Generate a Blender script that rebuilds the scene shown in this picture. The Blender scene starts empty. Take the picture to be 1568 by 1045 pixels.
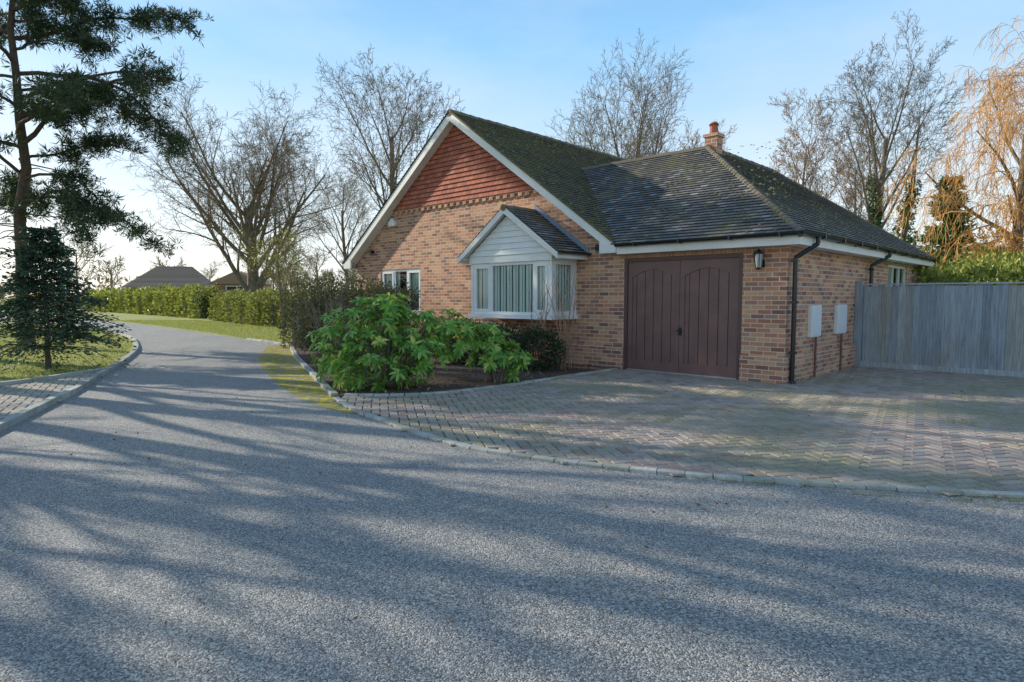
import bpy, math, random
from mathutils import Vector, Matrix, Quaternion
V=Vector
rng=random.Random(7)
scene=bpy.context.scene
scene.view_settings.view_transform='Standard'
try: scene.view_settings.look='None'
except: pass
scene.view_settings.exposure=0

# ---------------------------------------------------------------- mesh builder
class MB:
    def __init__(s): s.v=[]; s.f=[]; s.uv={}
    def poly(s,pts,uv=None):
        n=len(s.v); s.v.extend([tuple(p) for p in pts]); s.f.append(tuple(range(n,n+len(pts))))
        if uv: s.uv[len(s.f)-1]=uv
    def box(s,x0,x1,y0,y1,z0,z1):
        n=len(s.v)
        s.v+= [(x0,y0,z0),(x1,y0,z0),(x1,y1,z0),(x0,y1,z0),(x0,y0,z1),(x1,y0,z1),(x1,y1,z1),(x0,y1,z1)]
        for q in ((0,3,2,1),(4,5,6,7),(0,1,5,4),(1,2,6,5),(2,3,7,6),(3,0,4,7)): s.f.append(tuple(n+i for i in q))
    def obox(s,c,ax,ay,hx,hy,z0,z1):
        n=len(s.v)
        for z in (z0,z1):
            for sx,sy in ((-1,-1),(1,-1),(1,1),(-1,1)):
                s.v.append((c[0]+ax[0]*hx*sx+ay[0]*hy*sy, c[1]+ax[1]*hx*sx+ay[1]*hy*sy, z))
        for q in ((0,3,2,1),(4,5,6,7),(0,1,5,4),(1,2,6,5),(2,3,7,6),(3,0,4,7)): s.f.append(tuple(n+i for i in q))
    def prism(s,xz,y0,y1):
        n=len(s.v); k=len(xz)
        s.v+=[(x,y0,z) for x,z in xz]+[(x,y1,z) for x,z in xz]
        s.f.append(tuple(range(n,n+k))); s.f.append(tuple(range(n+2*k-1,n+k-1,-1)))
        for i in range(k):
            j=(i+1)%k; s.f.append((n+i,n+k+i,n+k+j,n+j))
    def tube(s,pts,rad,sides=4,cap=False):
        d=(pts[-1]-pts[0])
        if d.length<1e-6: return
        d.normalize()
        a=d.cross(V((0,0,1)) if abs(d.z)<.9 else V((1,0,0))).normalized(); b=d.cross(a)
        n=len(s.v); cs=[(math.cos(2*math.pi*i/sides),math.sin(2*math.pi*i/sides)) for i in range(sides)]
        for p,r in zip(pts,rad):
            for c,t in cs:
                s.v.append((p.x+(a.x*c+b.x*t)*r,p.y+(a.y*c+b.y*t)*r,p.z+(a.z*c+b.z*t)*r))
        for i in range(len(pts)-1):
            for j in range(sides):
                k=(j+1)%sides
                s.f.append((n+i*sides+j,n+i*sides+k,n+(i+1)*sides+k,n+(i+1)*sides+j))
        if cap:
            s.f.append(tuple(n+j for j in range(sides))); m=n+(len(pts)-1)*sides
            s.f.append(tuple(m+j for j in range(sides)))
    def leaf(s,p,d,L,W,r=rng):
        side=d.cross(V((r.uniform(-1,1),r.uniform(-1,1),r.uniform(-1,1))))
        if side.length<1e-5: return
        side.normalize(); up=side.cross(d)
        n=len(s.v); m=p+d*L*.5
        s.v+= [tuple(p),tuple(m+side*W*.5+up*W*.15),tuple(p+d*L),tuple(m-side*W*.5+up*W*.15)]
        s.f+= [(n,n+1,n+2),(n,n+2,n+3)]
    def coursed(s,poly,gauge,lift,nrm):
        n=V(nrm).normalized(); t=V((0,0,1)).cross(n).normalized(); u=n.cross(t)
        o=V(poly[0]); P=[((V(p)-o).dot(t),(V(p)-o).dot(u)) for p in poly]
        smin=min(p[1] for p in P); smax=max(p[1] for p in P)
        def clip(Q,c,sg):
            out=[]
            for i in range(len(Q)):
                a=Q[i];b=Q[(i+1)%len(Q)]; fa=(a[1]-c)*sg; fb=(b[1]-c)*sg
                if fa>=0: out.append(a)
                if (fa>=0)!=(fb>=0):
                    k=fa/(fa-fb); out.append((a[0]+(b[0]-a[0])*k,a[1]+(b[1]-a[1])*k))
            return out
        N=int(math.ceil((smax-smin)/gauge)); off=o.dot(t)
        for i in range(N):
            s0=smin+i*gauge; s1=s0+gauge
            Q=clip(clip(P,s0,1),s1,-1)
            if len(Q)<3: continue
            s.poly([o+t*q[0]+u*q[1]+n*(lift*(1-(q[1]-s0)/gauge)) for q in Q],[(q[0]+off,q[1]-smin) for q in Q])
            e=[q[0] for q in Q if abs(q[1]-s0)<1e-5]
            if len(e)>=2:
                a,b=min(e),max(e)
                s.poly([o+t*a+u*s0,o+t*b+u*s0,o+t*b+u*s0+n*lift,o+t*a+u*s0+n*lift],[(a+off,s0-smin),(b+off,s0-smin),(b+off,s0-smin+.01),(a+off,s0-smin+.01)])
    def obj(s,name,mat,parent=None,smooth=False,uv=False,loc=None):
        me=bpy.data.meshes.new(name); me.from_pydata(s.v,[],s.f)
        if uv:
            L=me.uv_layers.new(name='UVMap')
            for p in me.polygons:
                if p.index in s.uv:
                    for li,c in zip(p.loop_indices,s.uv[p.index]): L.data[li].uv=c
                else:
                    n=p.normal
                    if abs(n.z)>.95: t=V((1,0,0)); b=V((0,1,0))
                    else:
                        t=V((0,0,1)).cross(n).normalized(); b=n.cross(t)
                    for li in p.loop_indices:
                        c=me.vertices[me.loops[li].vertex_index].co; L.data[li].uv=(c.dot(t),c.dot(b))
        if smooth: me.polygons.foreach_set('use_smooth',[True]*len(me.polygons))
        me.materials.append(mat); me.update()
        o=bpy.data.objects.new(name,me); scene.collection.objects.link(o)
        if parent: o.parent=parent
        if loc: o.location=loc
        return o

def empty(name,loc=(0,0,0),rz=0):
    e=bpy.data.objects.new(name,None); e.location=loc; e.rotation_euler=(0,0,rz); scene.collection.objects.link(e); return e

# ---------------------------------------------------------------- materials
def newmat(name):
    m=bpy.data.materials.new(name); m.use_nodes=True; nt=m.node_tree; b=nt.nodes['Principled BSDF']; return m,nt,b
def N(nt,t,**k):
    n=nt.nodes.new(t)
    for a,v in k.items(): setattr(n,a,v)
    return n
def ramp(nt,stops,interp='LINEAR'):
    r=nt.nodes.new('ShaderNodeValToRGB'); r.color_ramp.interpolation=interp
    e=r.color_ramp.elements
    while len(e)<len(stops): e.new(.5)
    for i,(p,c) in enumerate(stops):
        e[i].position=p; e[i].color=(c[0],c[1],c[2],1)
    return r
def noise(nt,scale,detail=4,rough=.55,coord='Object',vec=None):
    n=nt.nodes.new('ShaderNodeTexNoise'); n.inputs['Scale'].default_value=scale; n.inputs['Detail'].default_value=detail; n.inputs['Roughness'].default_value=rough
    if vec is None:
        c=nt.nodes.new('ShaderNodeTexCoord'); vec=c.outputs[coord]
    nt.links.new(vec,n.inputs['Vector']); return n
def mixc(nt,f,a,b,mode='MIX'):
    m=nt.nodes.new('ShaderNodeMix'); m.data_type='RGBA'; m.blend_type=mode
    for sock,val in ((m.inputs[0],f),(m.inputs[6],a),(m.inputs[7],b)):
        if isinstance(val,bpy.types.NodeSocket): nt.links.new(val,sock)
        elif isinstance(val,(int,float)): sock.default_value=val
        else: sock.default_value=(val[0],val[1],val[2],1)
    return m.outputs[2]
def bump(nt,b,h,strength=.3,dist=.01):
    n=nt.nodes.new('ShaderNodeBump'); n.inputs['Strength'].default_value=strength; n.inputs['Distance'].default_value=dist
    nt.links.new(h,n.inputs['Height']); nt.links.new(n.outputs[0],b.inputs['Normal']); return n
def plain(name,c,rough=.5,var=.12,sc=6,metal=0,bs=.1):
    m,nt,b=newmat(name); n=noise(nt,sc,6)
    r=ramp(nt,[(.3,[x*(1-var*1.5) for x in c]),(.7,[min(1,x*(1+var)) for x in c])])
    nt.links.new(n.outputs[0],r.inputs[0]); nt.links.new(r.outputs[0],b.inputs['Base Color'])
    b.inputs['Roughness'].default_value=rough; b.inputs['Metallic'].default_value=metal
    if bs: bump(nt,b,noise(nt,sc*12,3).outputs[0],bs,.005)
    return m
def island(name,stops,rough=.5,transl=0.,spec=.5):
    m,nt,b=newmat(name); g=nt.nodes.new('ShaderNodeNewGeometry')
    r=ramp(nt,stops); nt.links.new(g.outputs['Random Per Island'],r.inputs[0])
    nt.links.new(r.outputs[0],b.inputs['Base Color']); b.inputs['Roughness'].default_value=rough
    b.inputs['Specular IOR Level'].default_value=spec
    if transl:
        t=nt.nodes.new('ShaderNodeBsdfTranslucent'); ms=nt.nodes.new('ShaderNodeMixShader'); ms.inputs[0].default_value=transl
        nt.links.new(r.outputs[0],t.inputs[0]); nt.links.new(b.outputs[0],ms.inputs[1]); nt.links.new(t.outputs[0],ms.inputs[2])
        nt.links.new(ms.outputs[0],nt.nodes['Material Output'].inputs[0])
    return m
def brickmat(name,stops,mortar,bw=.225,rh=.075,ms=.007,bs=.6,weather=(.5,.42,.33),offset=.5,rough=.85,wmix=.35,moss=None,mossscale=.8,mt=(.52,.68),moss2=None):
    m,nt,b=newmat(name); uv=nt.nodes.new('ShaderNodeUVMap')
    t=nt.nodes.new('ShaderNodeTexBrick'); t.offset=offset; t.inputs['Color1'].default_value=(0,0,0,1); t.inputs['Color2'].default_value=(1,1,1,1)
    t.inputs['Mortar'].default_value=(.5,.5,.5,1); t.inputs['Scale'].default_value=1; t.inputs['Mortar Size'].default_value=ms
    t.inputs['Mortar Smooth'].default_value=.2; t.inputs['Brick Width'].default_value=bw; t.inputs['Row Height'].default_value=rh
    nt.links.new(uv.outputs[0],t.inputs['Vector'])
    r=ramp(nt,stops); nt.links.new(t.outputs['Color'],r.inputs[0])
    n1=noise(nt,1.3,6,.6); f=N(nt,'ShaderNodeMath',operation='MULTIPLY'); nt.links.new(n1.outputs[0],f.inputs[0]); f.inputs[1].default_value=wmix
    c=mixc(nt,f.outputs[0],r.outputs[0],weather)
    n3=noise(nt,60,3); c=mixc(nt,.45,c,n3.outputs[0],'SOFT_LIGHT')
    c=mixc(nt,t.outputs['Fac'],c,mortar)
    if moss:
        n2=noise(nt,mossscale,9,.68); rr=ramp(nt,[(mt[0],(0,0,0)),(mt[1],(1,1,1))]); nt.links.new(n2.outputs[0],rr.inputs[0])
        n4=noise(nt,14,6,.7); r4=ramp(nt,[(.38,(.15,.15,.15)),(.56,(1,1,1))]); nt.links.new(n4.outputs[0],r4.inputs[0])
        mm=N(nt,'ShaderNodeMath',operation='MULTIPLY'); nt.links.new(rr.outputs[0],mm.inputs[0]); nt.links.new(r4.outputs[0],mm.inputs[1])
        n5=noise(nt,2.3,5,.6); r5=ramp(nt,[(.42,moss),(.58,moss2 or moss)]); nt.links.new(n5.outputs[0],r5.inputs[0])
        c=mixc(nt,mm.outputs[0],c,r5.outputs[0])
    nt.links.new(c,b.inputs['Base Color']); b.inputs['Roughness'].default_value=rough
    sub=N(nt,'ShaderNodeMath',operation='SUBTRACT'); nt.links.new(n3.outputs[0],sub.inputs[0]); 
    mu=N(nt,'ShaderNodeMath',operation='MULTIPLY'); mu.inputs[1].default_value=2; nt.links.new(t.outputs['Fac'],mu.inputs[0]); nt.links.new(mu.outputs[0],sub.inputs[1])
    bump(nt,b,sub.outputs[0],bs,.006)
    return m

M_brick=brickmat('brick',[(0,(.14,.065,.06)),(.2,(.33,.125,.08)),(.5,(.54,.225,.125)),(.8,(.68,.37,.20)),(1,(.22,.115,.10))],(.68,.57,.45),weather=(.66,.40,.26),wmix=.33)
M_soldier=brickmat('soldier_brick',[(0,(.42,.16,.09)),(1,(.58,.26,.14))],(.5,.42,.33),bw=.075,rh=.225,offset=0)
M_tile=brickmat('roof_tile',[(0,(.08,.078,.08)),(.4,(.145,.14,.14)),(.8,(.22,.21,.21)),(1,(.42,.41,.39))],(.03,.03,.03),bw=.165,rh=.1,ms=.006,weather=(.19,.185,.17),moss=(.22,.20,.09),moss2=(.17,.15,.11),mossscale=.75,mt=(.50,.63),rough=.6)
M_tileM=brickmat('mossy_roof_tile',[(0,(.065,.058,.05)),(.5,(.13,.11,.09)),(1,(.26,.21,.16))],(.03,.03,.025),bw=.165,rh=.1,ms=.006,weather=(.16,.16,.08),moss=(.17,.17,.06),moss2=(.14,.115,.07),mossscale=1.4,mt=(.36,.54))
M_hang=brickmat('hanging_tile',[(0,(.32,.085,.055)),(.4,(.46,.125,.075)),(.8,(.56,.18,.105)),(1,(.36,.12,.09))],(.10,.04,.03),bw=.165,rh=.11,ms=.004,weather=(.46,.19,.13))
M_white=plain('white_upvc',(.82,.83,.82),.35,.03,3,bs=0)
M_paint=plain('white_painted_timber',(.82,.81,.77),.5,.06,2.5,bs=.05)
M_black=plain('black_gutter_plastic',(.018,.018,.02),.3,.1,3,bs=0)
M_bluefl=plain('lead_flashing',(.22,.28,.36),.5,.1,5)
M_ridge=island('ridge_tile',[(0,(.12,.10,.08)),(.5,(.18,.145,.11)),(1,(.18,.17,.09))],.85)
M_droof=island('distant_roof_tile',[(0,(.30,.21,.15)),(1,(.40,.29,.21))],.9)
M_rust=plain('rusty_pipe_cover',(.22,.10,.08),.8,.2,15)
M_pot=plain('terracotta',(.42,.15,.09),.8,.2,15)
M_door=plain('brown_garage_door',(.195,.102,.090),.42,.12,3,bs=.08)
M_doorf=plain('brown_door_frame',(.12,.062,.055),.45,.12,3,bs=.08)
M_blind=plain('vertical_blind',(.86,.93,.88),.7,.04,2,bs=0)
M_curt=plain('curtain',(.66,.78,.66),.8,.1,4,bs=0)
M_dark=plain('dark_interior',(.05,.055,.06),.8,.1,2,bs=0)
M_room=plain('room_wall',(.30,.38,.36),.8,.1,2,bs=0)
M_met=plain('galvanised',(.5,.52,.55),.4,.1,5,.6)
M_brass=plain('lantern_glass',(.45,.5,.5),.1,.1,5,0,0)
def glassmat():
    m,nt,b=newmat('window_glass'); nt.nodes.remove(b)
    f=N(nt,'ShaderNodeFresnel'); f.inputs[0].default_value=1.45
    t=N(nt,'ShaderNodeBsdfTransparent'); t.inputs[0].default_value=(.94,.99,.98,1)
    g=N(nt,'ShaderNodeBsdfGlossy'); g.inputs['Roughness'].default_value=.02
    ms=N(nt,'ShaderNodeMixShader'); nt.links.new(f.outputs[0],ms.inputs[0]); nt.links.new(t.outputs[0],ms.inputs[1]); nt.links.new(g.outputs[0],ms.inputs[2])
    nt.links.new(ms.outputs[0],nt.nodes['Material Output'].inputs[0]); return m
M_glass=glassmat()

def asphaltmat():
    m,nt,b=newmat('asphalt'); 
    tc=nt.nodes.new('ShaderNodeTexCoord').outputs['Object']
    vo=nt.nodes.new('ShaderNodeTexVoronoi'); vo.inputs['Scale'].default_value=135; nt.links.new(tc,vo.inputs['Vector'])
    r=ramp(nt,[(0,(.11,.11,.115)),(.35,(.29,.287,.282)),(.7,(.43,.42,.40)),(1,(.80,.75,.67))])
    sx=nt.nodes.new('ShaderNodeSeparateColor'); nt.links.new(vo.outputs['Color'],sx.inputs[0]); nt.links.new(sx.outputs[0],r.inputs[0])
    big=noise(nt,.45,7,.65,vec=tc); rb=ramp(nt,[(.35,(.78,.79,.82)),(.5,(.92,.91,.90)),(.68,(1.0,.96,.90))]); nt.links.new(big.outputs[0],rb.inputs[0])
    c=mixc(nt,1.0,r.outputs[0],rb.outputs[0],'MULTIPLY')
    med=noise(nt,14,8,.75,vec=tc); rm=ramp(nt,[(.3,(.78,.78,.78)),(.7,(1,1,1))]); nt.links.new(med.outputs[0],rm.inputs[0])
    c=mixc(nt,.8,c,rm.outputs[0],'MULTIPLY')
    nt.links.new(c,b.inputs['Base Color']); b.inputs['Roughness'].default_value=.7
    n=noise(nt,150,3,.6,vec=tc); ad=N(nt,'ShaderNodeMath',operation='SUBTRACT'); nt.links.new(n.outputs[0],ad.inputs[0]); nt.links.new(vo.outputs['Distance'],ad.inputs[1])
    bump(nt,b,ad.outputs[0],.9,.006)
    return m
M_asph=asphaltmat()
def groundmat(name,stops,scale,rough=.95,bs=.6,sc2=50):
    m,nt,b=newmat(name); n=noise(nt,scale,8,.65); r=ramp(nt,stops); nt.links.new(n.outputs[0],r.inputs[0])
    n2=noise(nt,sc2,5,.7); rr=ramp(nt,[(.3,(.5,.5,.5)),(.7,(1.2,1.2,1.2))]); nt.links.new(n2.outputs[0],rr.inputs[0])
    c=mixc(nt,1,r.outputs[0],rr.outputs[0],'MULTIPLY'); nt.links.new(c,b.inputs['Base Color']); b.inputs['Roughness'].default_value=rough
    bump(nt,b,n2.outputs[0],bs,.02); return m
M_grass=groundmat('lawn',[(.3,(.27,.30,.07)),(.5,(.38,.40,.10)),(.7,(.52,.49,.17))],.5)
M_soil=groundmat('bed_soil',[(.3,(.08,.045,.035)),(.7,(.17,.105,.075))],6,sc2=35,bs=1)
M_bedding=groundmat('joint_sand',[(.35,(.11,.09,.07)),(.5,(.14,.13,.06)),(.62,(.17,.20,.04))],1.0,sc2=80)
def paver(name,stops,mf=.45,mc=(.22,.21,.12),ns=.7):
    m,nt,b=newmat(name); g=nt.nodes.new('ShaderNodeNewGeometry'); r=ramp(nt,stops); nt.links.new(g.outputs['Random Per Island'],r.inputs[0])
    n=noise(nt,ns,8,.7); rr=ramp(nt,[(.44,(0,0,0)),(.60,(1,1,1))]); nt.links.new(n.outputs[0],rr.inputs[0])
    f=N(nt,'ShaderNodeMath',operation='MULTIPLY'); f.inputs[1].default_value=mf; nt.links.new(rr.outputs[0],f.inputs[0])
    c=mixc(nt,f.outputs[0],r.outputs[0],mc)
    n2=noise(nt,70,5,.75); r2=ramp(nt,[(.3,(.6,.6,.6)),(.7,(1.2,1.2,1.2))]); nt.links.new(n2.outputs[0],r2.inputs[0])
    c=mixc(nt,1,c,r2.outputs[0],'MULTIPLY'); nt.links.new(c,b.inputs['Base Color']); b.inputs['Roughness'].default_value=.8
    bump(nt,b,n2.outputs[0],.5,.004); return m
M_pav=paver('brick_paver',[(0,(.31,.235,.205)),(.3,(.40,.31,.265)),(.6,(.45,.36,.305)),(.85,(.41,.355,.31)),(1,(.52,.42,.35))],.6,(.31,.30,.15),.6)
M_pav2=paver('path_paver',[(0,(.38,.33,.28)),(.5,(.48,.42,.35)),(1,(.56,.50,.42))])
M_kerb=paver('kerb_stone',[(0,(.36,.37,.35)),(.5,(.48,.49,.46)),(1,(.60,.59,.54))],.6,(.28,.28,.16),3)
def fencemat():
    m,nt,b=newmat('weathered_fence_wood'); g=nt.nodes.new('ShaderNodeNewGeometry')
    r=ramp(nt,[(0,(.32,.36,.40)),(.4,(.43,.48,.52)),(.7,(.52,.55,.55)),(1,(.42,.42,.39))]); nt.links.new(g.outputs['Random Per Island'],r.inputs[0])
    tc=nt.nodes.new('ShaderNodeTexCoord'); mp=nt.nodes.new('ShaderNodeMapping'); mp.inputs['Scale'].default_value=(1,1,.06); nt.links.new(tc.outputs['Object'],mp.inputs[0])
    n=noise(nt,45,6,.7,vec=mp.outputs[0]); rr=ramp(nt,[(.3,(.5,.5,.5)),(.7,(1.15,1.15,1.15))]); nt.links.new(n.outputs[0],rr.inputs[0])
    c=mixc(nt,1,r.outputs[0],rr.outputs[0],'MULTIPLY')
    n2=noise(nt,1.1,6,.7); r3=ramp(nt,[(.5,(0,0,0)),(.75,(1,1,1))]); nt.links.new(n2.outputs[0],r3.inputs[0])
    f=N(nt,'ShaderNodeMath',operation='MULTIPLY'); f.inputs[1].default_value=.6; nt.links.new(r3.outputs[0],f.inputs[0])
    c=mixc(nt,f.outputs[0],c,(.29,.26,.18)); nt.links.new(c,b.inputs['Base Color']); b.inputs['Roughness'].default_value=.85
    bump(nt,b,n.outputs[0],.5,.004); return m
M_fence=fencemat()
M_bark=groundmat('bark',[(.3,(.14,.11,.085)),(.7,(.30,.245,.18))],5,sc2=25)
M_barkP=groundmat('pine_bark',[(.3,(.09,.065,.05)),(.7,(.18,.13,.10))],5,sc2=18)
M_twig=island('bare_twigs',[(0,(.17,.13,.09)),(.5,(.27,.21,.15)),(1,(.38,.29,.21))],.8)
M_twigD=island('dark_bare_twigs',[(0,(.14,.11,.08)),(.5,(.20,.165,.125)),(1,(.28,.22,.16))],.8)
M_twigR=island('reddish_bare_twigs',[(0,(.27,.16,.105)),(.5,(.40,.25,.16)),(1,(.50,.33,.21))],.8)
M_twigO=island('orange_willow_twigs',[(0,(.44,.21,.06)),(.5,(.60,.31,.09)),(1,(.70,.42,.15))],.7)
M_needle=island('pine_needles',[(0,(.02,.045,.022)),(.5,(.05,.085,.04)),(1,(.10,.14,.055))],.6,.15)
M_spruce=island('spruce_needles',[(0,(.02,.055,.03)),(.5,(.05,.105,.06)),(1,(.10,.16,.09))],.6,.15)
M_conif=island('conifer_leaf',[(0,(.03,.09,.02)),(.5,(.08,.19,.04)),(1,(.15,.27,.06))],.6,.2)
M_rho=island('rhododendron_leaf',[(0,(.10,.24,.04)),(.35,(.22,.44,.08)),(.7,(.34,.59,.12)),(.92,(.50,.66,.17)),(1,(.82,.72,.14))],.34,.48)
M_hedge=island('hedge_leaf',[(0,(.10,.12,.02)),(.5,(.25,.28,.06)),(1,(.46,.45,.12))],.5,.35)
M_laurel=island('laurel_leaf',[(0,(.10,.15,.025)),(.5,(.28,.32,.06)),(1,(.54,.52,.10))],.4,.35)
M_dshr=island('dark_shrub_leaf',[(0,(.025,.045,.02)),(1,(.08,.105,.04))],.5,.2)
M_brownh=island('brown_hedge_leaf',[(0,(.09,.065,.045)),(.3,(.16,.115,.08)),(.5,(.10,.13,.045)),(1,(.17,.20,.07))],.7,.2)
M_dist=island('distant_brush',[(0,(.24,.19,.12)),(.5,(.36,.28,.16)),(1,(.30,.32,.14))],.8,.2)
M_ivy=island('ivy_leaf',[(0,(.03,.07,.015)),(1,(.14,.22,.045))],.4,.25)
M_beech=island('beech_leaf',[(0,(.42,.20,.06)),(1,(.66,.39,.12))],.6,.3)
M_blade=island('grass_blade',[(0,(.22,.27,.06)),(.5,(.36,.40,.10)),(1,(.56,.52,.18))],.6,.4)
M_litter=island('leaf_litter',[(0,(.09,.05,.03)),(.6,(.20,.13,.08)),(1,(.34,.25,.14))],.8)

# ---------------------------------------------------------------- ground layout
kerbR=[(-24.9,38),(-18,31.1),(-12.8,25.3),(-8.7,20.6),(-6.6,18.2),(-5.6,16.0),(-4.85,14.1),(-3.55,11.14),(-2.75,9.3),(-2.42,8.55),(-2.13,7.98),(-1.85,7.5),(-1.52,7.08),(-.96,6.33),(-.52,5.85),(-.14,5.53),(.73,5.07),(1.43,4.81),(2.18,4.60),(2.91,4.45),(3.58,4.30),(6,4.0),(9,3.8),(14,3.6)]
kerbL=[(-3.6,1.0),(-4.6,4.2),(-5.0,5.4),(-5.41,6.55),(-5.87,7.70),(-6.51,9.33),(-7.22,10.87),(-8.05,12.75),(-9.54,15.8),(-11.2,18.6),(-13.5,21.97),(-17.8,26.9),(-24,32.6),(-40,43)]
g=MB(); S=900; g.poly([(-S,-S,0),(S,-S,0),(S,S,0),(-S,S,0)]); g.obj('grass_ground',M_grass)
road=[(-44,50)]+kerbR+[(14,-9),(-3,-9)]+kerbL
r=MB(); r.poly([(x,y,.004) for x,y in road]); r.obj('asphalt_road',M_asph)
bedF=[(-2.35,8.72),(-1.6,8.72),(-.89,9.0),(.06,9.85),(1.12,11.0),(2.05,11.95)]
drive=kerbR[9:]+[(14,6),(12.7,7.07),(6.905,12.6),(4.32,9.90),(2.14,11.99)]+bedF[::-1]
b=MB(); b.poly([(x,y,.008) for x,y in drive]); b.obj('driveway_bedding',M_bedding)
bed=kerbR[4:10]+bedF+[(2.14,11.99),(-4.48,18.3)]
b=MB(); b.poly([(x,y,.035) for x,y in bed]); b.obj('flower_bed_soil',M_soil)
def inside(p,P):
    x,y=p; c=False; j=len(P)-1
    for i in range(len(P)):
        if (P[i][1]>y)!=(P[j][1]>y) and x<(P[j][0]-P[i][0])*(y-P[i][1])/(P[j][1]-P[i][1])+P[i][0]: c=not c
        j=i
    return c
def pavers(name,poly,ang,mat,z=.008,W=.105):
    mb=MB(); ca,sa=math.cos(ang),math.sin(ang)
    xs=[x*ca+y*sa for x,y in poly]; ys=[-x*sa+y*ca for x,y in poly]
    for i in range(int(min(xs)/W)-1,int(max(xs)/W)+2):
        for j in range(int(min(ys)/W)-1,int(max(ys)/W)+2):
            k=(i-j)%4
            if k==0: l,w=2,1
            elif k==3: l,w=1,2
            else: continue
            cx=(i+l/2)*W; cy=(j+w/2)*W
            X=cx*ca-cy*sa; Y=cx*sa+cy*ca
            if not inside((X,Y),poly): continue
            n=len(mb.v); h=z+.018+rng.uniform(-.002,.002)+.006*math.sin(X*1.7+Y)*math.sin(Y*2.1-X*.6); tx=rng.uniform(-.015,.015); ty=rng.uniform(-.015,.015)
            for ins,hh in ((.0045,-.012),(.011,0)):
                for sx,sy in ((-1,-1),(1,-1),(1,1),(-1,1)):
                    dx=sx*(l*W/2-ins); dy=sy*(w*W/2-ins)
                    a=cx+dx; c=cy+dy
                    mb.v.append((a*ca-c*sa,a*sa+c*ca,h+hh+dx*tx+dy*ty))
            mb.f.append((n+4,n+5,n+6,n+7))
            for q in range(4): mb.f.append((n+q,n+(q+1)%4,n+4+(q+1)%4,n+4+q))
    mb.obj(name,mat)
pavers('brick_driveway',drive,math.radians(12),M_pav)
path=[(-5.2,5.6)]+kerbL[3:7]+[(-7.7,11.45),(-7.85,9.54),(-9,9.3),(-12,8.5),(-12,5)]
b=MB(); b.poly([(x,y,.03) for x,y in path]); b.obj('path_bedding',M_bedding)
pavers('brick_path',path,math.radians(30),M_pav2,.03,.105)
def kerb(name,pts,w,z0,z1,seg,gap=.012,mat=M_kerb):
    mb=MB(); P=[V((x,y,0)) for x,y in pts]
    Q=[]
    for i in range(len(P)-1):
        p0=P[max(i-1,0)];p1=P[i];p2=P[i+1];p3=P[min(i+2,len(P)-1)]
        for k in range(40):
            t=k/40
            Q.append(.5*((2*p1)+(p2-p0)*t+(2*p0-5*p1+4*p2-p3)*t*t+(3*p1-p0-3*p2+p3)*t**3))
    Q.append(P[-1])
    i=1; start=Q[0]
    while i<len(Q):
        if (Q[i]-start).length>=seg:
            d=(Q[i]-start); L=d.length; d.normalize(); nn=V((-d.y,d.x,0)); c=(Q[i]+start)/2
            h=z1+rng.uniform(-.004,.004)
            mb.obox((c.x+nn.x*rng.uniform(-.005,.005),c.y),(d.x,d.y),(nn.x,nn.y),L/2-gap/2,w/2,z0,h)
            start=Q[i]
        i+=1
    o=mb.obj(name,mat); bv=o.modifiers.new('b','BEVEL'); bv.width=.005; bv.segments=1
    return o
kerb('driveway_kerb',kerbR[9:],.08,0,.032,.2,.006)
kerb('lane_kerb',kerbR[3:10],.10,0,.06,.4)
kerb('lane_kerb',kerbL,.10,0,.08,.5)
kerb('path_kerb',[(-7.55,11.6),(-7.85,9.54),(-9,9.3),(-12,8.5)],.1,0,.10,.5)
kerb('bed_edging',bedF,.09,.0,.05,.2)
def mossmat(nm,c1,c2,t0,t1):
    m,nt,b=newmat(nm); n=noise(nt,5,10,.8); rr=ramp(nt,[(t0,(0,0,0)),(t1,(1,1,1))]); nt.links.new(n.outputs[0],rr.inputs[0])
    n2=noise(nt,40,4); r=ramp(nt,[(.3,c1),(.7,c2)]); nt.links.new(n2.outputs[0],r.inputs[0]); nt.links.new(r.outputs[0],b.inputs['Base Color'])
    b.inputs['Roughness'].default_value=.95; nt.links.new(rr.outputs[0],b.inputs['Alpha']); bump(nt,b,n2.outputs[0],.8,.02); return m
M_moss=mossmat('yellow_moss',(.36,.32,.05),(.62,.52,.07),.43,.55)
ms=MB(); prev=None
for (x,y),w in zip(kerbR[4:12],[.5,.75,.85,.75,.55,.4,.28,.12]):
    a=(x+.0,y,.009); c=(x-w*.9,y-w*.4,.009)
    if prev: ms.poly([prev[0],a,c,prev[1]])
    prev=(a,c)
ms.obj('road_moss',M_moss)
ms=MB(); prev=None
for (x,y),w in zip(kerbR[17:],[.05,.12,.2,.3,.4,.4,.4]):
    a=(x,y-.04,.009); c=(x-w*.2,y-w-.04,.009)
    if prev: ms.poly([prev[0],prev[1],c,a])
    prev=(a,c)
ms.obj('verge_moss',mossmat('green_moss',(.22,.22,.08),(.36,.34,.13),.50,.62))

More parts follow.
